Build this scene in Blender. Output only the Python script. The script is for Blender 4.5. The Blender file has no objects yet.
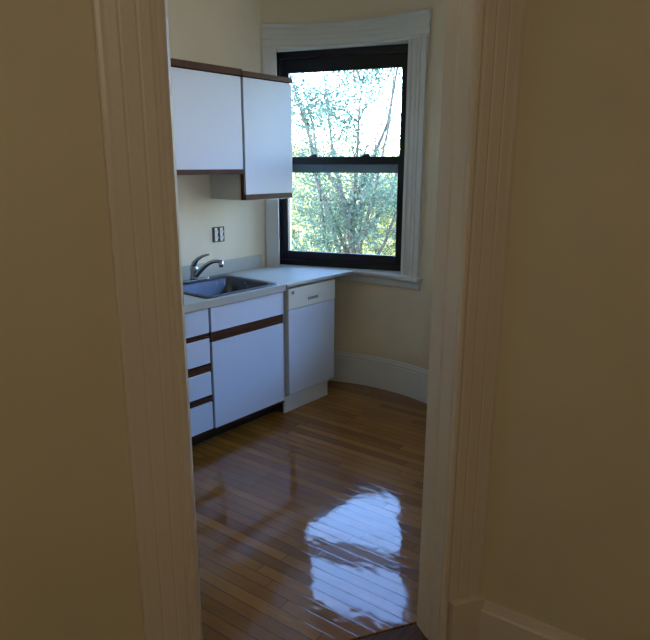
import bpy, bmesh, math, random
from math import sin, cos, radians as R, pi, atan2, sqrt
from mathutils import Vector, Matrix

sc = bpy.context.scene
COL = sc.collection

# ------------------------------------------------------------------ camera
F_PX = 607.3
cam = bpy.data.cameras.new('camera')
cam.sensor_fit = 'HORIZONTAL'; cam.sensor_width = 36.0
cam.lens = F_PX * 36.0 / 650.0
cam.shift_x = 7.0 / 650.0
cam.clip_start = 0.05; cam.clip_end = 400
co = bpy.data.objects.new('camera', cam); COL.objects.link(co)
co.location = (3.338, -1.542, 1.67)
co.rotation_euler = (pi/2 - 0.25, 0, 0.712)
sc.camera = co

# ------------------------------------------------------------------ world, sun, exposure
w = bpy.data.worlds.new('sky'); sc.world = w; w.use_nodes = True
wn = w.node_tree; wn.nodes.clear()
sky = wn.nodes.new('ShaderNodeTexSky'); sky.sky_type = 'NISHITA'
sky.sun_disc = False; sky.sun_elevation = R(40); sky.sun_rotation = R(200)
sky.air_density = 1.0; sky.dust_density = 0.4; sky.ozone_density = 2.0
bg = wn.nodes.new('ShaderNodeBackground'); bg.inputs[1].default_value = 3.6
wo = wn.nodes.new('ShaderNodeOutputWorld')
wb = wn.nodes.new('ShaderNodeMix'); wb.data_type = 'RGBA'; wb.blend_type = 'MULTIPLY'; wb.inputs[0].default_value = 1.0
wb.inputs[7].default_value = (0.94, 1.0, 1.18, 1)          # cool daylight white balance
wn.links.new(sky.outputs[0], wb.inputs[6]); wn.links.new(wb.outputs[2], bg.inputs[0]); wn.links.new(bg.outputs[0], wo.inputs[0])

sl = bpy.data.lights.new('sun', 'SUN'); sl.energy = 6.0; sl.angle = R(0.6); sl.color = (1.0, 0.90, 0.70)
so = bpy.data.objects.new('sun', sl); COL.objects.link(so)
sun_dir = Vector((-0.3, -0.9, 0.62)).normalized()      # towards the sun, behind the building
so.rotation_euler = sun_dir.to_track_quat('Z', 'Y').to_euler(); so.location = (0, -8, 9)

# warm hall ceiling lamp, above and behind the photographer
hl = bpy.data.lights.new('hall_lamp', 'POINT'); hl.energy = 24.0; hl.color = (1.0, 0.90, 0.70); hl.shadow_soft_size = 0.30
ho = bpy.data.objects.new('hall_lamp', hl); COL.objects.link(ho); ho.location = (3.9, -2.6, 2.55)
# kitchen ceiling lamp, out of the frame
kl = bpy.data.lights.new('kitchen_lamp', 'POINT'); kl.energy = 3.0; kl.color = (1.0, 0.76, 0.42); kl.shadow_soft_size = 0.15
ko = bpy.data.objects.new('kitchen_lamp', kl); COL.objects.link(ko); ko.location = (1.25, 0.3, 2.65)

sc.view_settings.view_transform = 'Standard'; sc.view_settings.look = 'None'
sc.view_settings.gamma = 1.0; sc.view_settings.use_curve_mapping = False
sc.view_settings.exposure = 0.0
sc.cycles.use_denoising = True
sc.cycles.max_bounces = 10; sc.cycles.diffuse_bounces = 6; sc.cycles.transparent_max_bounces = 24
sc.cycles.sample_clamp_indirect = 6.0

# ------------------------------------------------------------------ materials
def mat(name):
    m = bpy.data.materials.new(name); m.use_nodes = True
    nt = m.node_tree; b = nt.nodes['Principled BSDF']
    return m, nt, b

def L(nt, a, b): nt.links.new(a, b)

def paint(name, col, rough=0.5, var=0.04, bump=0.02, scale=40, spec=0.4, vscale=2.5):
    m, nt, b = mat(name)
    tc = nt.nodes.new('ShaderNodeTexCoord')
    n1 = nt.nodes.new('ShaderNodeTexNoise'); n1.inputs['Scale'].default_value = vscale; n1.inputs['Detail'].default_value = 4
    L(nt, tc.outputs['Object'], n1.inputs['Vector'])
    cr = nt.nodes.new('ShaderNodeValToRGB')
    cr.color_ramp.elements[0].position = 0.3; cr.color_ramp.elements[1].position = 0.7
    cr.color_ramp.elements[0].color = tuple(c*(1-var) for c in col) + (1,)
    cr.color_ramp.elements[1].color = tuple(min(1, c*(1+var)) for c in col) + (1,)
    L(nt, n1.outputs['Fac'], cr.inputs['Fac']); L(nt, cr.outputs['Color'], b.inputs['Base Color'])
    n2 = nt.nodes.new('ShaderNodeTexNoise'); n2.inputs['Scale'].default_value = scale; n2.inputs['Detail'].default_value = 3
    L(nt, tc.outputs['Object'], n2.inputs['Vector'])
    bp = nt.nodes.new('ShaderNodeBump'); bp.inputs['Strength'].default_value = 0.3; bp.inputs['Distance'].default_value = bump*0.1
    L(nt, n2.outputs['Fac'], bp.inputs['Height']); L(nt, bp.outputs['Normal'], b.inputs['Normal'])
    b.inputs['Roughness'].default_value = rough
    b.inputs['Specular IOR Level'].default_value = spec
    return m

def metal(name, col, rough=0.3):
    m, nt, b = mat(name)
    tc = nt.nodes.new('ShaderNodeTexCoord')
    mp = nt.nodes.new('ShaderNodeMapping'); mp.inputs['Scale'].default_value = (8, 200, 8)
    n = nt.nodes.new('ShaderNodeTexNoise'); n.inputs['Scale'].default_value = 3
    L(nt, tc.outputs['Object'], mp.inputs['Vector']); L(nt, mp.outputs['Vector'], n.inputs['Vector'])
    mr = nt.nodes.new('ShaderNodeMapRange'); mr.inputs['To Min'].default_value = rough*0.7; mr.inputs['To Max'].default_value = rough*1.3
    L(nt, n.outputs['Fac'], mr.inputs['Value']); L(nt, mr.outputs['Result'], b.inputs['Roughness'])
    b.inputs['Base Color'].default_value = (*col, 1); b.inputs['Metallic'].default_value = 1.0
    return m

def wood(name, c1, c2, rough=0.4, axis=(2, 30, 30)):
    m, nt, b = mat(name)
    tc = nt.nodes.new('ShaderNodeTexCoord')
    mp = nt.nodes.new('ShaderNodeMapping'); mp.inputs['Scale'].default_value = axis
    n = nt.nodes.new('ShaderNodeTexNoise'); n.inputs['Scale'].default_value = 4; n.inputs['Detail'].default_value = 6; n.inputs['Distortion'].default_value = 0.6
    L(nt, tc.outputs['Object'], mp.inputs['Vector']); L(nt, mp.outputs['Vector'], n.inputs['Vector'])
    cr = nt.nodes.new('ShaderNodeValToRGB')
    cr.color_ramp.elements[0].position = 0.3; cr.color_ramp.elements[1].position = 0.7
    cr.color_ramp.elements[0].color = (*c1, 1); cr.color_ramp.elements[1].color = (*c2, 1)
    L(nt, n.outputs['Fac'], cr.inputs['Fac']); L(nt, cr.outputs['Color'], b.inputs['Base Color'])
    b.inputs['Roughness'].default_value = rough; b.inputs['Specular IOR Level'].default_value = 0.2
    return m

def floor_mat(name, ang, dark, mid, light, bw=0.057, bl=0.95, slope=None):
    m, nt, b = mat(name)
    N = nt.nodes.new
    def M(op, a, c=None, d=None):
        n = N('ShaderNodeMath'); n.operation = op
        for i, v in enumerate((a, c, d)):
            if v is None: continue
            if isinstance(v, (int, float)): n.inputs[i].default_value = v
            else: L(nt, v, n.inputs[i])
        return n.outputs[0]
    tc = N('ShaderNodeTexCoord')
    mp = N('ShaderNodeMapping'); mp.inputs['Rotation'].default_value = (0, 0, -ang)
    L(nt, tc.outputs['Object'], mp.inputs['Vector'])
    sx = N('ShaderNodeSeparateXYZ'); L(nt, mp.outputs['Vector'], sx.inputs['Vector'])
    u, v = sx.outputs['X'], sx.outputs['Y']
    rv = M('DIVIDE', v, bw); row = M('FLOOR', rv); fv = M('FRACT', rv)
    wn1 = N('ShaderNodeTexWhiteNoise'); wn1.noise_dimensions = '1D'; L(nt, row, wn1.inputs['W'])
    uu = M('ADD', M('DIVIDE', u, bl), M('MULTIPLY', wn1.outputs['Value'], 7.3))
    colm = M('FLOOR', uu); fu = M('FRACT', uu)
    cx = N('ShaderNodeCombineXYZ'); L(nt, row, cx.inputs[0]); L(nt, colm, cx.inputs[1])
    wn2 = N('ShaderNodeTexWhiteNoise'); wn2.noise_dimensions = '2D'; L(nt, cx.outputs[0], wn2.inputs['Vector'])
    rnd = wn2.outputs['Value']
    # grain
    mp2 = N('ShaderNodeMapping'); mp2.inputs['Rotation'].default_value = (0, 0, -ang); mp2.inputs['Scale'].default_value = (3, 45, 1)
    off = N('ShaderNodeCombineXYZ'); L(nt, M('MULTIPLY', rnd, 40.0), off.inputs[2])
    va = N('ShaderNodeVectorMath'); va.operation = 'ADD'
    mp2.inputs['Rotation'].default_value = (0, 0, 0)
    L(nt, mp.outputs['Vector'], mp2.inputs['Vector']); L(nt, mp2.outputs['Vector'], va.inputs[0]); L(nt, off.outputs[0], va.inputs[1])
    gn = N('ShaderNodeTexNoise'); gn.inputs['Scale'].default_value = 1.6; gn.inputs['Detail'].default_value = 6; gn.inputs['Distortion'].default_value = 0.8
    L(nt, va.outputs[0], gn.inputs['Vector'])
    # broad stains / wear
    st = N('ShaderNodeTexNoise'); st.inputs['Scale'].default_value = 2.2; st.inputs['Detail'].default_value = 5
    L(nt, tc.outputs['Object'], st.inputs['Vector'])
    t = M('ADD', M('ADD', 0.06, M('MULTIPLY', rnd, 0.38)), M('ADD', M('MULTIPLY', gn.outputs['Fac'], 0.45), M('MULTIPLY', st.outputs['Fac'], 0.35)))
    cr = N('ShaderNodeValToRGB')
    e = cr.color_ramp.elements; e[0].position = 0.32; e[0].color = (*dark, 1); e[1].position = 0.95; e[1].color = (*light, 1)
    k = e.new(0.62); k.color = (*mid, 1)
    L(nt, t, cr.inputs['Fac'])
    # seams
    ev = M('MINIMUM', fv, M('SUBTRACT', 1.0, fv)); eu = M('MINIMUM', fu, M('SUBTRACT', 1.0, fu))
    sv = N('ShaderNodeMapRange'); sv.inputs['From Min'].default_value = 0.012; sv.inputs['From Max'].default_value = 0.05; L(nt, ev, sv.inputs['Value'])
    su = N('ShaderNodeMapRange'); su.inputs['From Min'].default_value = 0.0006; su.inputs['From Max'].default_value = 0.0028; L(nt, eu, su.inputs['Value'])
    seam = M('MULTIPLY', sv.outputs[0], su.outputs[0])
    mx = N('ShaderNodeMix'); mx.data_type = 'RGBA'
    mx.inputs[6].default_value = (dark[0]*0.25, dark[1]*0.22, dark[2]*0.2, 1)
    L(nt, seam, mx.inputs[0]); L(nt, cr.outputs['Color'], mx.inputs[7]); L(nt, mx.outputs[2], b.inputs['Base Color'])
    # surface: seams, board to board tilt, slow waves
    hgt = M('ADD', M('MULTIPLY', seam, 0.00007), M('MULTIPLY', M('MULTIPLY', M('SUBTRACT', rnd, 0.5), fv), 0.00008))
    wv = N('ShaderNodeTexNoise'); wv.inputs['Scale'].default_value = 7; wv.inputs['Detail'].default_value = 2
    L(nt, tc.outputs['Object'], wv.inputs['Vector'])
    hgt = M('ADD', hgt, M('MULTIPLY', wv.outputs['Fac'], 0.0016))
    hgt = M('ADD', hgt, M('MULTIPLY', gn.outputs['Fac'], 0.00008))
    if slope:
        s0 = N('ShaderNodeSeparateXYZ'); L(nt, tc.outputs['Object'], s0.inputs['Vector'])
        hgt = M('ADD', hgt, M('ADD', M('MULTIPLY', s0.outputs['X'], slope[0]), M('MULTIPLY', s0.outputs['Y'], slope[1])))
    bp = N('ShaderNodeBump'); bp.inputs['Strength'].default_value = 1.0; bp.inputs['Distance'].default_value = 1.0
    L(nt, hgt, bp.inputs['Height']); L(nt, bp.outputs['Normal'], b.inputs['Normal']); L(nt, bp.outputs['Normal'], b.inputs['Coat Normal'])
    b.inputs['Roughness'].default_value = 0.42
    b.inputs['Coat Weight'].default_value = 1.0; b.inputs['Coat IOR'].default_value = 1.50; b.inputs['Specular IOR Level'].default_value = 0.05
    rr = N('ShaderNodeMapRange'); rr.inputs['From Min'].default_value = 0.35; rr.inputs['From Max'].default_value = 0.7
    rr.inputs['To Min'].default_value = 0.025; rr.inputs['To Max'].default_value = 0.09
    L(nt, st.outputs['Fac'], rr.inputs['Value']); L(nt, rr.outputs[0], b.inputs['Coat Roughness'])
    return m

def glass_mat():
    m = bpy.data.materials.new('window_glass'); m.use_nodes = True
    nt = m.node_tree; nt.nodes.clear()
    o = nt.nodes.new('ShaderNodeOutputMaterial'); mx = nt.nodes.new('ShaderNodeMixShader')
    t = nt.nodes.new('ShaderNodeBsdfTransparent'); g = nt.nodes.new('ShaderNodeBsdfGlossy'); f = nt.nodes.new('ShaderNodeFresnel')
    t.inputs['Color'].default_value = (0.93, 0.97, 0.97, 1); g.inputs['Roughness'].default_value = 0.02; f.inputs['IOR'].default_value = 1.3
    L(nt, f.outputs[0], mx.inputs[0]); L(nt, t.outputs[0], mx.inputs[1]); L(nt, g.outputs[0], mx.inputs[2]); L(nt, mx.outputs[0], o.inputs[0])
    return m

def leaf_mat(name, c1, c2, trans=0.3):
    m, nt, b = mat(name)
    tc = nt.nodes.new('ShaderNodeTexCoord')
    n = nt.nodes.new('ShaderNodeTexNoise'); n.inputs['Scale'].default_value = 1.7; n.inputs['Detail'].default_value = 5
    L(nt, tc.outputs['Object'], n.inputs['Vector'])
    cr = nt.nodes.new('ShaderNodeValToRGB'); cr.color_ramp.elements[0].position = 0.35; cr.color_ramp.elements[1].position = 0.65
    cr.color_ramp.elements[0].color = (*c1, 1); cr.color_ramp.elements[1].color = (*c2, 1)
    L(nt, n.outputs['Fac'], cr.inputs['Fac']); L(nt, cr.outputs[0], b.inputs['Base Color'])
    b.inputs['Roughness'].default_value = 0.6
    tr = nt.nodes.new('ShaderNodeBsdfTranslucent'); L(nt, cr.outputs[0], tr.inputs['Color'])
    mx = nt.nodes.new('ShaderNodeMixShader'); mx.inputs[0].default_value = trans
    out = nt.nodes['Material Output']
    L(nt, b.outputs[0], mx.inputs[1]); L(nt, tr.outputs[0], mx.inputs[2]); L(nt, mx.outputs[0], out.inputs[0])
    return m

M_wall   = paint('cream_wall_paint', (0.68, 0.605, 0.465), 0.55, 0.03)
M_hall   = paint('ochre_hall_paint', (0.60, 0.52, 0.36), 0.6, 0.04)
M_trim   = paint('off_white_trim_paint', (0.66, 0.58, 0.49), 0.35, 0.03, 0.03, 60, 0.5)
M_wtrim  = paint('white_window_trim_paint', (0.60, 0.61, 0.60), 0.4, 0.03, 0.03, 60, 0.5)
M_ceil   = paint('ceiling_paint', (0.80, 0.77, 0.68), 0.7)
M_lam    = paint('white_laminate', (0.63, 0.73, 0.88), 0.32, 0.01, 0.003, 80, 0.4)
M_carc   = paint('grey_white_melamine', (0.62, 0.62, 0.60), 0.45, 0.02)
M_side   = paint('grey_beige_side_panel', (0.52, 0.50, 0.46), 0.5, 0.03)
M_brown  = wood('brown_wood_edging', (0.045, 0.017, 0.008), (0.10, 0.038, 0.016), 0.55)
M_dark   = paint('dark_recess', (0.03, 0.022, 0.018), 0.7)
M_counter= paint('cream_laminate_worktop', (0.44, 0.45, 0.41), 0.55, 0.03, 0.002, 90, 0.12, 30)
M_dw     = paint('white_dishwasher_enamel', (0.62, 0.70, 0.83), 0.3, 0.01, 0.001)
M_dwpanel= paint('cream_plastic', (0.70, 0.72, 0.66), 0.35, 0.01, 0.001)
M_dwkick = paint('kick_plate_paint', (0.66, 0.68, 0.70), 0.4, 0.02)
M_grey   = paint('grey_plastic', (0.20, 0.22, 0.25), 0.4, 0.02)
M_steel  = metal('brushed_steel', (0.075, 0.085, 0.11), 0.30)
M_chrome = metal('worn_chrome', (0.32, 0.35, 0.39), 0.22)
M_black  = paint('black_window_paint', (0.014, 0.015, 0.020), 0.45, 0.2, 0.05, 50, 0.2)
M_storm  = paint('grey_storm_frame', (0.10, 0.12, 0.14), 0.4, 0.05)
M_stormw = paint('white_track', (0.70, 0.68, 0.66), 0.4, 0.03)
M_white  = paint('white_plastic', (0.80, 0.78, 0.76), 0.4, 0.01)
M_box    = paint('dark_outlet_box', (0.05, 0.045, 0.05), 0.4, 0.05)
M_glass  = glass_mat()
M_floor  = floor_mat('varnished_strip_floor', R(5), (0.140, 0.054, 0.009), (0.25, 0.105, 0.018), (0.36, 0.170, 0.035), slope=(0.030, 0.026))
M_hfloor = floor_mat('hall_strip_floor', R(60), (0.08, 0.035, 0.015), (0.14, 0.07, 0.03), (0.22, 0.12, 0.05))
M_sill   = wood('threshold_wood', (0.05, 0.022, 0.010), (0.13, 0.065, 0.03), 0.6, (30, 3, 30))
M_leaf   = leaf_mat('blue_green_leaves', (0.052, 0.095, 0.065), (0.115, 0.17, 0.11), 0.5)
M_leafy  = leaf_mat('yellow_green_leaves', (0.34, 0.33, 0.09), (0.72, 0.64, 0.24), 0.4)
M_bark   = wood('bark', (0.05, 0.045, 0.04), (0.14, 0.12, 0.10), 0.9, (6, 6, 1))
M_grass  = paint('grass', (0.10, 0.15, 0.05), 0.9, 0.3, 0.1, 20, 0.2, 0.6)
M_brick  = paint('painted_masonry', (0.45, 0.33, 0.26), 0.85, 0.15, 0.1, 30)

# ------------------------------------------------------------------ mesh builder
class MB:
    def __init__(s): s.v = []; s.f = []
    def add(s, vs, fs):
        n = len(s.v); s.v += [tuple(v) for v in vs]; s.f += [tuple(i+n for i in f) for f in fs]; return s
    def box(s, x0, x1, y0, y1, z0, z1):
        v = [(x, y, z) for x in (x0, x1) for y in (y0, y1) for z in (z0, z1)]
        return s.add(v, [(0,1,3,2), (4,6,7,5), (0,4,5,1), (2,3,7,6), (0,2,6,4), (1,5,7,3)])
    def prism(s, pts, z0, z1):      # plan polygon extruded upwards (fan-safe through ngon)
        n = len(pts)
        v = [(p[0], p[1], z0) for p in pts] + [(p[0], p[1], z1) for p in pts]
        return s.add(v, [tuple(range(n))[::-1], tuple(range(n, 2*n))] + [(i, (i+1) % n, n+(i+1) % n, n+i) for i in range(n)])
    def loft(s, rings, closed=True, caps=True):
        n = len(rings[0]); v = [p for r in rings for p in r]; f = []
        for k in range(len(rings)-1):
            for i in range(n if closed else n-1):
                j = (i+1) % n
                f.append((k*n+i, k*n+j, (k+1)*n+j, (k+1)*n+i))
        if caps: f += [tuple(range(n))[::-1], tuple(range((len(rings)-1)*n, len(rings)*n))]
        return s.add(v, f)
    def tube(s, path, rad, n=12):
        path = [Vector(p) for p in path]; rings = []
        rad = rad if isinstance(rad, (list, tuple)) else [rad]*len(path)
        ref = None
        for i, p in enumerate(path):
            t = (path[min(i+1, len(path)-1)] - path[max(i-1, 0)]).normalized()
            if ref is None: ref = Vector((0, 0, 1)) if abs(t.z) < 0.9 else Vector((1, 0, 0))
            a = (ref - t*ref.dot(t)).normalized(); b = t.cross(a); ref = a
            rings.append([p + (a*cos(2*pi*k/n) + b*sin(2*pi*k/n))*rad[i] for k in range(n)])
        return s.loft(rings)
    def lathe(s, prof, c, n=20):
        rings = [[(c[0]+r*cos(2*pi*k/n), c[1]+r*sin(2*pi*k/n), c[2]+z) for k in range(n)] for r, z in prof]
        return s.loft(rings)
    def build(s, name, m, parent=None, bevel=0, smooth=False, origin=None):
        me = bpy.data.meshes.new(name)
        o = bpy.data.objects.new(name, me); COL.objects.link(o)
        if parent is not None:
            o.parent = parent; off = WP[parent.name]; WP[o.name] = off
        else:
            off = Vector(origin) if origin is not None else Vector((0, 0, 0))
            o.location = off; WP[o.name] = off
        me.from_pydata([Vector(v) - off for v in s.v], [], s.f)
        bm = bmesh.new(); bm.from_mesh(me); bmesh.ops.recalc_face_normals(bm, faces=bm.faces); bm.to_mesh(me); bm.free()
        me.materials.append(m)
        if smooth:
            for p in me.polygons: p.use_smooth = True
        if bevel:
            b = o.modifiers.new('bevel', 'BEVEL'); b.width = bevel; b.segments = 2; b.limit_method = 'ANGLE'; b.angle_limit = R(40)
        return o
WP = {}

def tag(o, label, cat, group=None, kind=None):
    o['label'] = label; o['category'] = cat
    if group: o['group'] = group
    if kind: o['kind'] = kind
    return o
def thing(name, label, cat, loc, group=None):
    o = bpy.data.objects.new(name, None); COL.objects.link(o); o.location = loc; o.empty_display_size = 0.05
    WP[o.name] = Vector(loc)
    return tag(o, label, cat, group)
def struct_root(name, loc, label=None):
    o = bpy.data.objects.new(name, None); COL.objects.link(o); o.location = loc; WP[o.name] = Vector(loc)
    o['kind'] = 'structure'
    return o
def struct(o): o['kind'] = 'structure'; return o

# ------------------------------------------------------------------ plan of the place
C0 = Vector((0.95, 0.83)); RW = 1.30                 # round bay of the kitchen
def arc(r, a): a = R(a); return (C0.x + r*cos(a), C0.y + r*sin(a))
OD = Vector((2.36, 0.158)); DD = Vector((0.5, 0.866)).normalized(); DN = Vector((DD.y, -DD.x))   # doorway wall
def dw(d, n): p = OD + DD*d + DN*n; return (p.x, p.y)
HD = Vector((1, 0.115)).normalized(); HN = Vector((HD.y, -HD.x))                                  # hall wall to the right
HO = Vector((2.573, 0.215))
def hw(d, n): p = HO + HD*d + HN*n; return (p.x, p.y)
CEIL = 2.95
OPEN_W = 0.81; HEAD = 2.28
A_L, A_R = 133.3, 88.6                               # window opening, bay angles
Z_SILL, Z_HEAD = 0.905, 2.468
A3_L, A3_R = 66.0, 33.0                              # third bay window, hidden from the camera by the doorway

def arc_solid(mb, r0, r1, a0, a1, z0, z1, step=2.0):
    n = max(2, int(abs(a1-a0)/step)+1)
    rings = []
    for i in range(n+1):
        a = a0 + (a1-a0)*i/n
        p, q = arc(r0, a), arc(r1, a)
        rings.append([(p[0], p[1], z0), (q[0], q[1], z0), (q[0], q[1], z1), (p[0], p[1], z1)])
    return mb.loft(rings)
def arc_profile(mb, prof, a0, a1, step=1.5):         # prof: (radius, z) closed
    n = max(2, int(abs(a1-a0)/step)+1)
    return mb.loft([[(*arc(r, a0+(a1-a0)*i/n), z) for r, z in prof] for i in range(n+1)])

# --- floors
dl = lambda d, n: dw(d, n)
kf = [(-0.25, -1.9), dl(-2.55, -0.012), dl(0.75, -0.012), (2.95, 2.45), (-0.25, 2.45)]
o = struct(MB().prism(kf, -0.04, 0.0).build('floor', M_floor))
hf = [dl(-3.4, 0.15), dl(0.7, 0.15), (5.6, 1.3), (5.6, -4.4), (0.6, -4.4)]
o = struct(MB().prism(hf, -0.04, -0.002).build('floor_hall', M_hfloor))
o = struct(MB().box(-0.6, 5.6, -4.4, 2.6, -0.30, -0.041).build('floor_base', M_dark))
o = struct(MB().prism([dl(-OPEN_W, 0.0), dl(0, 0.0), dl(0, 0.149), dl(-OPEN_W, 0.149)], -0.04, 0.003).build('trim_threshold', M_sill, bevel=0.003))
# --- ceiling
struct(MB().box(-0.6, 5.6, -4.4, 2.6, CEIL, CEIL+0.15).build('ceiling', M_ceil))

# --- left kitchen wall
struct(MB().box(-0.25, 0, -1.75, 1.78, 0, CEIL).build('wall_left', M_wall))
struct(MB().box(-0.25, 1.5, -1.9, -1.75, 0, CEIL).build('wall_front', M_wall))
# --- bay wall with the window opening
b = MB()
RO = RW + 0.26
arc_solid(b, RW, RO, 139.5, A_L, 0, CEIL)
arc_solid(b, RW, RO, A_L, A_R, 0, Z_SILL-0.03)
arc_solid(b, RW, RO, A_L, A_R, Z_HEAD, CEIL)
arc_solid(b, RW, RO, A_R, A3_L, 0, CEIL)
arc_solid(b, RW, RO, A3_L, A3_R, 0, Z_SILL-0.03); arc_solid(b, RW, RO, A3_L, A3_R, Z_HEAD, CEIL)
arc_solid(b, RW, RO, A3_R, 25.0, 0, CEIL)
struct(b.build('wall_back', M_wall))
# --- right kitchen wall (hidden behind the doorway) with a second window
PR0 = Vector(dw(0.42, 0.0)); PR1 = Vector(arc(RW, 25.0))
rd = (PR1-PR0); RL = rd.length; rd.normalize(); rn = Vector((rd.y, -rd.x))    # rn points outwards
if rn.dot(PR0-C0) < 0: rn = -rn
def rw(d, n): p = PR0 + rd*d + rn*n; return (p.x, p.y)
W2 = (0.13, 0.87, 0.95, 2.40)
b = MB()
def rbox(mb, d0, d1, n0, n1, z0, z1): return mb.prism([rw(d0, n0), rw(d1, n0), rw(d1, n1), rw(d0, n1)], z0, z1)
rbox(b, -0.02, W2[0], 0, 0.2, 0, CEIL); rbox(b, W2[1], RL+0.02, 0, 0.2, 0, CEIL)
rbox(b, W2[0], W2[1], 0, 0.2, 0, W2[2]); rbox(b, W2[0], W2[1], 0, 0.2, W2[3], CEIL)
struct(b.build('wall_right', M_wall))
w2 = struct_root('window_2', (*rw(0.5, 0.1), W2[2]))
b = MB()
for a in ((W2[0], W2[0]+.05, W2[2], W2[3]), (W2[1]-.05, W2[1], W2[2], W2[3]), (W2[0]+.05, W2[1]-.05, W2[2], W2[2]+.06), (W2[0]+.05, W2[1]-.05, W2[3]-.06, W2[3]), (W2[0]+.05, W2[1]-.05, 1.63, 1.67)):
    rbox(b, a[0], a[1], 0.06, 0.10, a[2], a[3])
b.build('window_frame', M_black, w2)
rbox(MB(), W2[0]+.05, W2[1]-.05, 0.078, 0.082, W2[2]+.06, W2[3]-.06).build('pane', M_glass, w2)

# --- doorway wall
b = MB()
T = 0.13
b.prism([dw(-OPEN_W-0.012, 0), dw(-OPEN_W-0.012, T), dw(-1.44, T), dw(-3.1, T), dw(-3.1, 0)], 0, CEIL)
b.prism([dw(0.012, 0), dw(0.44, 0), dw(0.44, T), dw(0.012, T)], 0, CEIL)
b.prism([dw(-OPEN_W-0.012, 0), dw(0.012, 0), dw(0.012, T), dw(-OPEN_W-0.012, T)], HEAD+0.012, CEIL)
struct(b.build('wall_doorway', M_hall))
# --- hall walls
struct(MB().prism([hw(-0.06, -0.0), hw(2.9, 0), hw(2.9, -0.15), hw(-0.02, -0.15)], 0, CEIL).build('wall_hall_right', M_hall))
struct(MB().box(5.4, 5.55, -4.3, 0.6, 0, CEIL).build('wall_hall_east', M_hall))
struct(MB().box(0.6, 5.55, -4.45, -4.3, 0, CEIL).build('wall_hall_south', M_hall))
hl0 = Vector(dw(-1.50, T))
struct(MB().prism([(hl0.x, hl0.y), (hl0.x-.15, hl0.y), (hl0.x-.05, -4.3), (hl0.x+.15, -4.3)], 0, CEIL).build('wall_hall_left', M_hall))

# --- doorway linings, stops and casings
def dpr(mb, prof, z0, z1): return mb.prism([dw(d, n) for d, n in prof], z0, z1)
def jamb(side):   # side +1 right, -1 left : profile in (d away from the opening, n)
    s = (lambda d, n: (d, n)) if side > 0 else (lambda d, n: (-OPEN_W-d, n))
    b = MB(); dpr(b, [s(0, 0), s(0.0, 0.070), s(0.006, 0.074), s(0.006, 0.080), s(0.0, 0.084), s(0.0, 0.149), s(0.011, 0.149), s(0.011, 0.0)], 0, HEAD)
    return b
def casing(side):
    s = (lambda d, n: (d, n)) if side > 0 else (lambda d, n: (-OPEN_W-d, n))
    p = [s(0.011, T), s(0.011, .150), s(0.000, .150), s(-0.001, .160), s(0.006, .168), s(0.016, .170), s(0.024, .164), s(0.027, .155), s(0.034, .156), s(0.040, .158),
         s(0.062, .159), s(0.067, .1575), s(0.072, .159), s(0.102, .160), s(0.107, .1585), s(0.112, .160), s(0.136, .160), s(0.146, .161), s(0.155, .160), s(0.160, .156), s(0.162, T)]
    b = MB(); dpr(b, p, 0.21, HEAD+0.03)
    return b
def plinth(side):
    s = (lambda d, n: (d, n)) if side > 0 else (lambda d, n: (-OPEN_W-d, n))
    b = MB(); dpr(b, [s(0.036, T), s(0.036, .180), s(0.164, .180), s(0.164, T)], 0, 0.21)
    dpr(b, [s(0.011, T), s(0.011, .150), s(0.000, .150), s(-0.001, .160), s(0.006, .168), s(0.016, .170), s(0.024, .164), s(0.036, .155), s(0.036, T)], 0, 0.21)
    return b
d1 = struct_root('door_1', (*dw(-OPEN_W/2, 0.07), 0))
for side in (1, -1):
    jamb(side).build('door_jamb', M_trim, d1)
    casing(side).build('door_casing', M_trim, d1)
    plinth(side).build('plinth_block', M_trim, d1, bevel=0.003)
b = MB(); dpr(b, [(-OPEN_W-.011, 0), (.011, 0), (.011, .149), (-OPEN_W-.011, .149)], HEAD, HEAD+.011)
b.build('door_head', M_trim, d1)
b = MB(); dpr(b, [(-OPEN_W-.165, T), (.165, T), (.165, .172), (-OPEN_W-.165, .172)], HEAD+.03, HEAD+.18)
b.build('head_casing', M_trim, d1, bevel=0.004)
# baseboards of the hall
def base_profile(mb, fn, d0, d1, h, t=0.018):
    prof = [(0, 0), (t, 0), (t, h-.035), (t*0.75, h-.028), (t*0.55, h-.012), (t*.45, h), (0, h)]
    return mb.loft([[(*fn(d, n), z) for n, z in prof] for d in (d0, d1)])
struct(base_profile(MB(), hw, -0.01, 2.85, 0.195, 0.022).build('baseboard_hall_right', M_trim))
struct(base_profile(MB(), lambda d, n: dw(d, T+n), -1.48, -OPEN_W-0.165, 0.195, 0.022).build('baseboard_hall_left', M_trim))
# baseboard of the bay
b = MB()
arc_profile(b, [(RW, 0), (RW-.022, 0), (RW-.022, .195), (RW-.016, .205), (RW-.018, .215), (RW-.010, .232), (RW-.008, .243), (RW, .243)], 136.8, 26)
struct(b.build('baseboard_back', M_wtrim))

# ------------------------------------------------------------------ window_1 with trim
win = struct_root('window_1', (*arc(1.34, 110.65), Z_SILL))
WNV = Vector((cos(R(110.65)), sin(R(110.65)))); WU = Vector((WNV.y, -WNV.x))
def wp(u, n): p = C0 + WU*u + WNV*n; return (p.x, p.y)
def wbox(mb, u0, u1, n0, n1, z0, z1): return mb.prism([wp(u0, n0), wp(u1, n0), wp(u1, n1), wp(u0, n1)], z0, z1)
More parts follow.
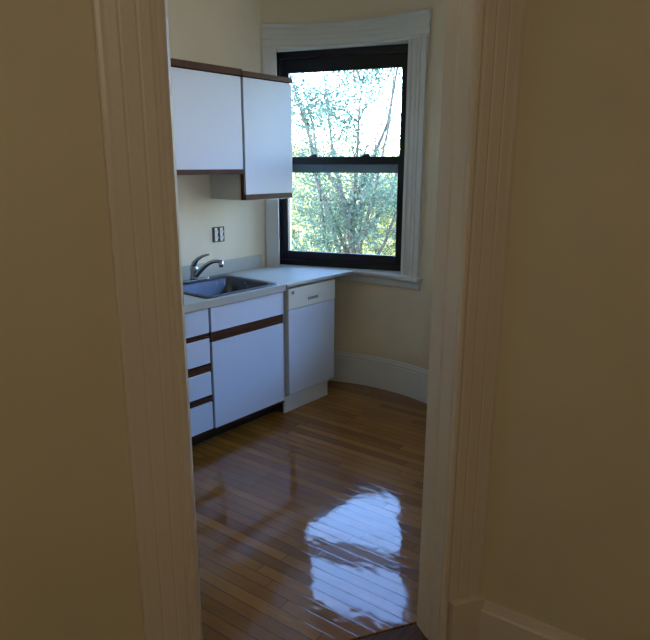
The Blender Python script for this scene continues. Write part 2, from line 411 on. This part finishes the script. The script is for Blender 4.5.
# casing uprights: fluted profile (angle, radius)
def casing_arc(a_in, a_out, z0, z1, flutes=True):
    mb = MB(); n = 24; pts = []
    for i in range(n+1):
        f = i/n; a = a_in + (a_out-a_in)*f
        r = 1.282
        if flutes:
            if f < .10: r = 1.276
            elif .16 < f < .26 or .38 < f < .48 or .60 < f < .70: r = 1.287
            elif f > .86: r = 1.270
        pts.append(arc(r, a))
    pts += [arc(RW, a_out), arc(RW, a_in)]
    return mb.prism(pts, z0, z1)
casing_arc(A_R, 82.3, Z_SILL, Z_HEAD).build('window_casing', M_wtrim, win)
casing_arc(A_L, 136.9, Z_SILL, Z_HEAD, False).build('window_casing', M_wtrim, win)
b = MB()
arc_profile(b, [(RW, Z_HEAD), (1.280, Z_HEAD), (1.276, Z_HEAD+.014), (1.283, Z_HEAD+.02), (1.283, Z_HEAD+.055), (1.277, Z_HEAD+.06), (1.277, Z_HEAD+.085), (1.283, Z_HEAD+.09),
                (1.283, Z_HEAD+.125), (1.270, Z_HEAD+.135), (1.266, Z_HEAD+.155), (1.272, Z_HEAD+.163), (RW, Z_HEAD+.163)], 137.0, 81.9)
b.build('head_casing', M_wtrim, win)
# reveal boards behind the casing
for a in (A_L, A_R):
    s = 1 if a == A_L else -1
    b = MB(); b.prism([arc(1.285, a), arc(RO, a), arc(RO, a-s*0.7), arc(1.285, a-s*0.7)], Z_SILL, Z_HEAD)
    b.build('reveal_board', M_wtrim, win)
# stool with horn, apron
b = MB(); arc_solid(b, 1.235, RO+.03, 136.2, A_R-0.02, 0.88, Z_SILL); arc_solid(b, 1.235, RW, A_R, 80.9, 0.88, Z_SILL)
b.build('window_stool', M_wtrim, win, bevel=0.004)
b = MB(); arc_profile(b, [(RW, .81), (1.283, .81), (1.279, .822), (1.279, .856), (1.270, .862), (1.262, .872), (1.262, .88), (RW, .88)], 136.2, 81.8)
b.build('apron', M_wtrim, win)
# black frame
UL0, UL1, UR1, UR0 = -0.575, -0.518, 0.440, 0.545
ZB, ZT = 0.905, 2.50
b = MB()
wbox(b, UL0, UL1, 1.335, 1.44, ZB, ZT); wbox(b, UR1, UR0, 1.335, 1.44, ZB, ZT)
wbox(b, UL1, UR1, 1.335, 1.44, 2.425, ZT); wbox(b, UL1, UR1, 1.335, 1.44, ZB, 0.945)
b.build('window_frame', M_black, win)
# lower sash (room side)
def sash(z0, z1, n0, n1, bot, top, nm):
    b = MB()
    ul, ur = UL1+.001, UR1-.001
    wbox(b, ul, ul+.049, n0, n1, z0, z1); wbox(b, ur-.049, ur, n0, n1, z0, z1)
    wbox(b, ul+.049, ur-.049, n0, n1, z0, z0+bot); wbox(b, ul+.049, ur-.049, n0, n1, z1-top, z1)
    s = b.build(nm, M_black, win, bevel=0.003)
    nm_ = (n0+n1)/2
    wbox(MB(), ul+.045, ur-.045, nm_-.002, nm_+.002, z0+bot-.004, z1-top+.004).build('pane', M_glass, s)
    return s
ls = sash(0.946, 1.728, 1.345, 1.380, 0.068, 0.055, 'lower_sash')
us = sash(1.690, 2.424, 1.384, 1.418, 0.040, 0.095, 'upper_sash')
for u in (-0.255, 0.150):
    b = MB(); wbox(b, u-.032, u+.032, 1.347, 1.378, 1.728, 1.736); b.tube([(*wp(u-.02, 1.362), 1.740), (*wp(u+.025, 1.356), 1.744)], .007, 8)
    b.lathe([(0.001, 0), (.014, 0), (.014, .010), (.001, .012)], (*wp(u, 1.362), 1.734), 12)
    b.build('sash_lock', M_black, ls)
# storm window outside
b = MB()
for a in ((-.56, -.505, .92, 2.5), (.445, .55, .92, 2.5), (-.505, .445, 1.612, 1.700), (-.505, .445, .92, .955), (-.505, .445, 2.44, 2.5)):
    wbox(b, a[0], a[1], 1.445, 1.462, a[2], a[3])
st = b.build('storm_frame', M_storm, win)
b = MB(); wbox(b, -.505, -.490, 1.442, 1.464, .96, 1.61); b.build('storm_track', M_stormw, st)
# window exterior sill
# third window, same build in short form
win3 = struct_root('window_3', (*arc(1.34, (A3_L+A3_R)/2), Z_SILL))
am = R((A3_L+A3_R)/2); n3 = Vector((cos(am), sin(am))); u3 = Vector((n3.y, -n3.x))
def w3box(mb, u0, u1, n0, n1, z0, z1):
    q = [C0+u3*u+n3*n for u, n in ((u0, n0), (u1, n0), (u1, n1), (u0, n1))]
    return mb.prism([(p.x, p.y) for p in q], z0, z1)
b = MB()
for a in ((-.415, -.34, .905, 2.468), (.34, .415, .905, 2.468), (-.34, .34, .905, 1.0), (-.34, .34, 2.39, 2.468), (-.34, .34, 1.68, 1.73)):
    w3box(b, a[0], a[1], 1.345, 1.40, a[2], a[3])
b.build('window_frame', M_black, win3)
w3box(MB(), -.335, .335, 1.372, 1.376, 1.0, 2.39).build('pane', M_glass, win3)
b = MB(); arc_solid(b, 1.235, RO+.03, A3_L, A3_R, .88, Z_SILL); b.build('window_stool', M_wtrim, win3)
for a0, a1 in ((A3_L, A3_L+4.8), (A3_R, A3_R-4.8)):
    casing_arc(a0, a1, Z_SILL, Z_HEAD).build('window_casing', M_wtrim, win3)
b = MB(); arc_profile(b, [(RW, Z_HEAD), (1.280, Z_HEAD), (1.283, Z_HEAD+.12), (1.268, Z_HEAD+.15), (RW, Z_HEAD+.163)], A3_L+5, A3_R-5)
b.build('head_casing', M_wtrim, win3)
# ------------------------------------------------------------------ worktop
Z_C = 0.914
ct = thing('countertop', 'cream laminate worktop running from the sink over the dishwasher to the window sill', 'worktop', (0.3, 0.8, 0.87))
# sink cut-out
SX0, SX1, SY0, SY1 = 0.075, 0.560, 0.672, 1.225
b = MB()
X1 = 0.632
b.box(0.0, SX0, -0.3, 1.275, 0.870, Z_C); b.box(SX1, X1, -0.3, 1.275, 0.870, Z_C)
b.box(SX0, SX1, -0.3, SY0, 0.870, Z_C); b.box(SX0, SX1, SY1, 1.275, 0.870, Z_C)
b.build('worktop_slab', M_counter, ct, bevel=0.002)
# corner piece over the dishwasher, thinner
pts = [(0.0, 1.276), (0.640, 1.276)]
rc = 1.232
xe = 0.640; ye = C0.y + sqrt(rc*rc - (xe-C0.x)**2)
pts += [(xe, ye)]
a_s = math.degrees(atan2(ye-C0.y, xe-C0.x)); a_e = math.degrees(math.acos((0.0-C0.x)/rc))
n = 14
for i in range(1, n+1): pts.append(arc(rc, a_s + (a_e-a_s)*i/n))
b = MB(); b.prism(pts, 0.893, Z_C)
b.build('corner_worktop', M_counter, ct, bevel=0.002)
MB().box(0.0, 0.020, -0.3, 1.655, Z_C, 1.010).build('backsplash', M_counter, ct, bevel=0.003)

# ------------------------------------------------------------------ sink
sk = thing('kitchen_sink', 'stainless steel single bowl sink set into the cream worktop', 'sink', (0.31, 0.95, 0.75))
def rrect(x0, x1, y0, y1, r, z, n=6):
    out = []
    for (cx, cy, a0) in ((x1-r, y1-r, 0), (x0+r, y1-r, 90), (x0+r, y0+r, 180), (x1-r, y0+r, 270)):
        for k in range(n+1):
            a = R(a0 + 90*k/n); out.append((cx+r*cos(a), cy+r*sin(a), z))
    return out
rim_o = rrect(0.050, 0.602, 0.645, 1.250, .035, Z_C+.001); rim_o2 = rrect(0.054, 0.598, 0.649, 1.246, .032, Z_C+.006)
in1 = rrect(0.145, 0.565, 0.688, 1.208, .045, Z_C+.005); in2 = rrect(0.152, 0.558, 0.695, 1.201, .045, Z_C-.004)
in3 = rrect(0.160, 0.552, 0.703, 1.193, .050, Z_C-.165); in4 = rrect(0.185, 0.527, 0.730, 1.166, .050, Z_C-.180)
drain = [(0.355+.045*cos(a), 0.948+.045*sin(a), Z_C-.186) for a in [2*pi*k/28 for k in range(28)]]
b = MB(); b.loft([rim_o, rim_o2, in1, in2, in3, in4, drain], caps=False)
n = 28; b.f.append(tuple(range(6*n, 7*n)))
s_ = b.build('bowl', M_steel, sk, smooth=True)
sm = s_.modifiers.new('thick', 'SOLIDIFY'); sm.thickness = 0.0015; sm.offset = -1
b = MB(); b.lathe([(.001, .004), (.030, .004), (.042, .006), (.044, .0), (.001, .0)], (0.355, 0.948, Z_C-.186), 24)
b.build('drain', M_chrome, sk, smooth=True)

# ------------------------------------------------------------------ faucet
ZF = Z_C + .006
fc = thing('kitchen_faucet', 'chrome single-lever kitchen faucet at the back rim of the sink', 'faucet', (0.098, 0.948, ZF))
FX, FY = 0.098, 0.948
MB().prism([(FX+.028*cos(t)*1.0, FY+(.10 if cos(t-pi/2) > 0 else -.10)*0.9+.028*sin(t)) for t in [2*pi*k/24 for k in range(24)]], ZF, ZF+.010).build('base_plate', M_chrome, fc, bevel=0.003)
b = MB(); b.lathe([(.001, .008), (.030, .008), (.028, .02), (.024, .05), (.026, .075), (.025, .092), (.016, .104), (.001, .108)], (FX, FY, ZF), 24)
b.build('body', M_chrome, fc, smooth=True)
sp = []
for i in range(15):
    t = i/14
    sp.append((FX + .012 + .205*t, FY + .05*t, ZF + .030 + .115*sin(min(1, t*1.02)*pi*0.56)))
b = MB(); b.tube(sp, [.017 - .006*i/14 for i in range(15)], 14)
b.build('spout', M_chrome, fc, smooth=True)
e = Vector(sp[-1])
b = MB(); b.lathe([(.001, .012), (.014, .010), (.015, -.020), (.013, -.034), (.001, -.034)], (e.x+.002, e.y, e.z), 16)
b.build('aerator', M_chrome, fc, smooth=True)
b = MB()
hp = [(FX-.005, FY, ZF+.085), (FX+.005, FY+.002, ZF+.118), (FX+.030, FY+.010, ZF+.146), (FX+.065, FY+.025, ZF+.168), (FX+.110, FY+.045, ZF+.182)]
b.tube(hp, [.022, .018, .012, .009, .006], 12)
b.build('lever', M_chrome, fc, smooth=True)

# ------------------------------------------------------------------ base cabinets
def front(mb, y0, y1, z0, z1, x=0.61, t=0.018): return mb.box(x-t, x, y0, y1, z0, z1)
FRX = 0.592          # carcass front
def base_cab(name, label, y0, y1):
    t = thing(name, label, 'cabinet', (0.3, (y0+y1)/2, 0))
    b = MB(); b.box(0.002, 0.018, y0, y1, 0.085, 0.868); b.box(0.018, 0.575, y0, y0+.018, 0.085, .868); b.box(.018, .575, y1-.018, y1, .085, .868)
    b.box(.018, .575, y0+.018, y1-.018, .085, .103)
    b.build('carcass', M_carc, t)
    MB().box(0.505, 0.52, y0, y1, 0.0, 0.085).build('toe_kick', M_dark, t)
    return t
Y0, Y1, Y2 = 0.195, 0.652, 1.268
c = base_cab('drawer_cabinet', 'white laminate base cabinet with four drawers and dark wood grips, nearest the doorway', Y0, Y1)
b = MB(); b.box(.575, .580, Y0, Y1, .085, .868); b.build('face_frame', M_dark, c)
for z0, z1 in ((.716, .862), (.530, .682), (.330, .474), (.110, .283)):
    d = front(MB(), Y0+.004, Y1-.010, z0, z1).build('drawer', M_lam, c, bevel=0.0015)
for z0, z1 in ((.684, .714), (.478, .526), (.288, .326)):
    b = MB(); b.box(.580, .600, Y0+.004, Y1-.005, z0+.010, z1-.012)
    b.box(.580, .606, Y0+.004, Y1-.005, z0, z0+.010)
    b.build('grip_rail', M_brown, c)
MB().box(.575, .604, Y0+.004, Y1-.005, .086, .106).build('bottom_rail', M_brown, c)
c = base_cab('sink_cabinet', 'white laminate sink cabinet with one wide door and a false drawer front', Y1+.001, Y2)
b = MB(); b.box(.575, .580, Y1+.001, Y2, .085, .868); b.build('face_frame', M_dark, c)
front(MB(), Y1+.008, Y2-.002, .714, .862).build('false_drawer_front', M_lam, c, bevel=0.0015)
front(MB(), Y1+.008, Y2-.002, .104, .652).build('door', M_lam, c, bevel=0.0015)
b = MB(); b.box(.580, .600, Y1+.007, Y2-.002, .668, .712); b.box(.580, .608, Y1+.007, Y2-.002, .653, .667)
b.build('grip_rail', M_brown, c)
MB().box(.575, .604, Y1+.004, Y2-.002, .086, .102).build('bottom_rail', M_brown, c)

# ------------------------------------------------------------------ dishwasher
dwr = thing('dishwasher', 'slim white built-in dishwasher under the worktop corner by the window', 'dishwasher', (0.3, 1.55, 0))
MB().box(0.03, 0.575, 1.300, 1.780, .09, .862).build('tub', M_carc, dwr)
b = MB(); b.box(.577, .618, 1.310, 1.795, .128, .728); b.build('door', M_dw, dwr, bevel=0.004)
b = MB(); b.box(.577, .622, 1.308, 1.797, .732, .874); cp = b.build('control_panel', M_dwpanel, dwr, bevel=0.005)
MB().box(.6222, .6232, 1.336, 1.362, .835, .855).build('badge', M_grey, cp)
b = MB()
for k in range(5): b.box(.6222, .6245, 1.500+k*.022, 1.515+k*.022, .772, .792)
b.build('latch_vent', M_grey, cp)
MB().box(.6222, .6285, 1.480, 1.640, .802, .808).build('latch', M_dwpanel, cp)
b = MB(); b.box(.585, .600, 1.276, 1.740, .0, .118); b.build('kick_plate', M_dwkick, dwr, bevel=0.002)
b = MB(); b.box(.570, .576, 1.272, 1.299, .0, .862); b.build('side_filler', M_dark, dwr)

# ------------------------------------------------------------------ wall cabinets
UX = 0.345
t = thing('wall_cabinet', 'short white wall cabinet above the sink with brown top and bottom edging', 'cabinet', (0.16, 0.6, 1.61))
ya, yb = -0.02, 1.193
b = MB(); b.box(0, .310, ya, yb, 1.618, 2.21); b.build('carcass', M_carc, t)
for y0, y1 in ((ya+.003, .583), (.588, yb-.003)):
    MB().box(.327, UX, y0, y1, 1.643, 2.200).build('door', M_lam, t, bevel=0.0015)
b = MB(); b.box(.311, .326, ya, yb, 1.612, 2.205); b.build('face_frame', M_brown, t)
MB().box(.327, .340, ya, yb, 1.612, 1.640).build('bottom_edging', M_brown, t)
MB().box(.300, .356, ya, yb, 2.206, 2.244).build('top_edging', M_brown, t)
t = thing('wall_cabinet', 'tall white wall cabinet beside the window, hanging lower than its neighbour', 'cabinet', (0.16, 1.42, 1.45))
ya, yb = 1.195, 1.650
b = MB(); b.box(0, .310, ya, ya+.018, 1.446, 2.21); b.box(0, .310, yb-.018, yb, 1.446, 2.21); b.box(0, .310, ya+.018, yb-.018, 1.446, 1.464); b.box(0, .310, ya+.018, yb-.018, 2.19, 2.21); b.box(0, .012, ya+.018, yb-.018, 1.464, 2.19)
b.build('carcass', M_side, t)
b = MB(); b.box(.311, .330, ya, yb, 1.446, 2.205); b.build('face_frame', M_brown, t)
MB().box(.331, UX+.003, ya+.012, yb-.001, 1.482, 2.200).build('door', M_lam, t, bevel=0.0015)
MB().box(.331, .344, ya+.010, yb, 1.446, 1.479).build('bottom_edging', M_brown, t)
MB().box(.300, .358, ya, yb-.004, 2.206, 2.236).build('top_edging', M_brown, t)
b = MB(); rr = random.Random(4); pts = []
for k in range(15):
    pts.append((ya+.11+k*.0235, 1.446 - rr.uniform(.0006, .006)))
top = [(pts[-1][0], 1.4465), (pts[0][0], 1.4465)]
pp = pts + top; n = len(pp)
b.add([(.332, y, z) for y, z in pp] + [(.3455, y, z) for y, z in pp], [tuple(range(n)), tuple(range(n, 2*n))] + [(i, (i+1) % n, n+(i+1) % n, n+i) for i in range(n)])
b.build('chipped_edge', M_stormw, t)

# ------------------------------------------------------------------ outlet
t = thing('wall_outlet', 'double electrical outlet without cover plate on the wall above the worktop', 'outlet', (0, 1.25, 1.145))
b = MB(); b.box(0, .004, 1.197, 1.303, 1.143, 1.249); b.build('box', M_box, t)
for k in range(2):
    yc = 1.226 + k*.048
    b = MB(); b.box(.004, .008, yc-.012, yc+.012, 1.150, 1.242)
    rcp = b.build('receptacle', M_white, t, bevel=0.002)
    for zc in (1.176, 1.216):
        q = MB(); q.lathe([(.001, 0), (.015, 0), (.015, .004), (.001, .004)], (0, 0, 0), 14)
        q.v = [(.008+z, yc+y, zc+x) for x, y, z in q.v]
        q.build('socket_face', M_white, rcp)
        q = MB(); q.box(.012, .0125, yc-.007, yc-.004, zc, zc+.009); q.box(.012, .0125, yc+.004, yc+.007, zc, zc+.009); q.box(.012, .0125, yc-.002, yc+.002, zc-.009, zc-.005)
        q.build('slots', M_box, rcp)

# ------------------------------------------------------------------ outdoors
ZG = -5.5
g = MB(); g.box(-80, 60, 3.2, 110, ZG-.3, ZG); tag(g.build('lawn', M_grass), 'grassy ground far below the window', 'ground', kind='structure')

def tree(name, label, base, trunk_top, crown, nclus, nleaf, size, mleaf, seed, group=None, rb=.16, keep=None, clus_r=.45, forks=6, spread=.08):
    r = random.Random(seed); base = Vector(base); tt = Vector(trunk_top)
    t = thing(name, label, 'tree', base, group)
    cc, cr = Vector(crown[0]), Vector(crown[1])
    tr = MB(); mid = base.lerp(tt, .5) + Vector((r.uniform(-.15, .15), r.uniform(-.15, .15), 0))
    tr.tube([base, mid, tt], [rb, rb*.75, rb*.5], 10)
    t0 = tr.build('trunk', M_bark, t, smooth=True)
    clusters = []
    while len(clusters) < nclus:
        p = Vector((r.uniform(-1, 1), r.uniform(-1, 1), r.uniform(-1, 1)))
        if p.length > 1 or p.length < .25: continue
        q = Vector((cc.x+p.x*cr.x, cc.y+p.y*cr.y, cc.z+p.z*cr.z))
        if keep and not keep(q, r): continue
        clusters.append(q)
    br = MB(); mains = []
    for k in range(forks):
        a = 2*pi*k/forks + r.uniform(-.3, .3)
        e = Vector((cc.x+cr.x*.6*cos(a), cc.y+cr.y*.6*sin(a), cc.z + cr.z*r.uniform(.1, .75)))
        m = tt.lerp(e, .5) + Vector((cos(a)*.15, sin(a)*.15, .12))
        s0 = base.lerp(tt, 1 - spread*((k*.381966) % 1.0)); e.z -= (tt.z-s0.z)*.8; m = s0.lerp(e, .5) + Vector((cos(a)*.15, sin(a)*.15, -.05))
        path = [s0, s0.lerp(m, .5), m, m.lerp(e, .5) + Vector((r.uniform(-.1, .1), r.uniform(-.1, .1), .05)), e]
        br.tube(path, [rb*.42, rb*.34, rb*.26, rb*.17, rb*.07], 7); mains.append(path)
    nodes = [p for path in mains for p in path[1:]]
    for q in clusters:
        n0 = min(nodes, key=lambda p: (p-q).length + (0.6 if p.z > q.z else 0))
        m = n0.lerp(q, .55) + Vector((r.uniform(-.08, .08), r.uniform(-.08, .08), .08))
        br.tube([n0, m, q], [rb*.10, rb*.07, rb*.03], 5)
    br.build('branches', M_bark, t, smooth=True)
    lf = MB()
    for q in clusters:
        for k in range(nleaf):
            d = Vector((r.gauss(0, 1), r.gauss(0, 1), r.gauss(0, .7)))*clus_r*.5
            c = q+d; s = size*r.uniform(.6, 1.2)
            a = Vector((r.uniform(-1, 1), r.uniform(-1, 1), r.uniform(-.9, .5))).normalized()
            n_ = Vector((r.uniform(-1, 1), r.uniform(-1, 1), r.uniform(-.2, 1))).normalized()
            b_ = a.cross(n_)
            if b_.length < .1: continue
            b_.normalize(); b_ *= s*.30; a = a*s
            lf.add([c-a*.5, c-a*.1+b_, c+a*.5, c-a*.1-b_], [(0, 1, 2, 3)])
    me = bpy.data.meshes.new('foliage'); ofs = WP[t.name]
    me.from_pydata([Vector(v)-ofs for v in lf.v], [], lf.f); me.materials.append(mleaf)
    fo = bpy.data.objects.new('foliage', me); COL.objects.link(fo); fo.parent = t
    return t

def cray(px, py, dist):        # a point at a horizontal distance from the camera along a bearing (for choosing where a tree stands)
    fw = Vector((-sin(.712)*cos(.25), cos(.712)*cos(.25), -sin(.25))); rt = Vector((cos(.712), sin(.712), 0))
    up = rt.cross(fw); d = fw + rt*(px-318)/F_PX + up*(320-py)/F_PX
    return Vector((3.338, -1.542, 1.67)) + d*(dist/d.xy.length)

rng = random.Random(1)
tp = cray(352, 215, 10.5)
tree('tree', 'blue-green tree with a dark forked trunk close outside the window', (tp.x, tp.y, ZG), (tp.x, tp.y, 1.0),
     ((tp.x, tp.y, 2.2), (1.9, 1.6, 2.9)), 150, 260, .05, M_leaf, 11, rb=.105, clus_r=.36, forks=13, spread=.34,
     keep=lambda q, r: r.random() < (.95 if q.z < 1.5 else ((.95 if (q.x-tp.x)*.757+(q.y-tp.y)*.653 < .25 else .22) if q.z < 3.3 else .22)))
for k, (px, dist, top, rx, lab) in enumerate((
        (278, 18, 3.0, 1.5, 'yellow-green sunlit tree behind the near tree, at the left of the window'),
        (332, 26, 2.6, 2.1, 'yellow-green tree in the middle distance, behind the forked trunk'),
        (384, 14, 1.6, 1.1, 'yellow-green sunlit tree right of the forked trunk'),
        (436, 20.5, 2.8, 1.7, 'yellow-green tree at the right edge of the window'),
        (350, 40, 3.0, 7.0, 'broad pale tree farthest away, behind all the others'))):
    p = cray(px, 165, dist)
    tree('tree', lab, (p.x, p.y, ZG), (p.x, p.y, -1.2), ((p.x, p.y, (top-4.2)/2), (rx, rx, (top+4.2)/2)), 90, 70, .26, M_leafy, 40+k, 'sunlit trees beyond', rb=.22, clus_r=1.1)

# unseen block, added to keep low sky light off the wall cabinets
hz = tag(bpy.data.objects.new('sky_blocker', None), 'dark brick block added out of view, holding low sky light off the bay', 'sky_blocker', kind='structure'); COL.objects.link(hz)
hc = Vector((1.6, 1.2)) + Vector((.85, .53))*10; hz.location = (hc.x, hc.y, ZG); WP[hz.name] = Vector((hc.x, hc.y, ZG))
hx = Vector((.85, .53)); hy = Vector((-.53, .85))
def hb(mb, a0, a1, c0, c1, z0, z1):
    q = [hc+hx*a+hy*c for a, c in ((a0, c0), (a1, c0), (a1, c1), (a0, c1))]
    return mb.prism([(p.x, p.y) for p in q], z0, z1)
hb(MB(), 0, 6, -9, 7, ZG, 4.8).build('wall', M_brick, hz)
hb(MB(), -.4, 6.4, -9.4, 7.4, 4.8, 5.1).build('roof', M_dark, hz)
for c in (-7, -4, -1, 2, 5):
    for z in (-3.2, .2, 2.9):
        hb(MB(), -.05, 0.02, c-.5, c+.5, z, z+1.5).build('window', M_grey, hz)
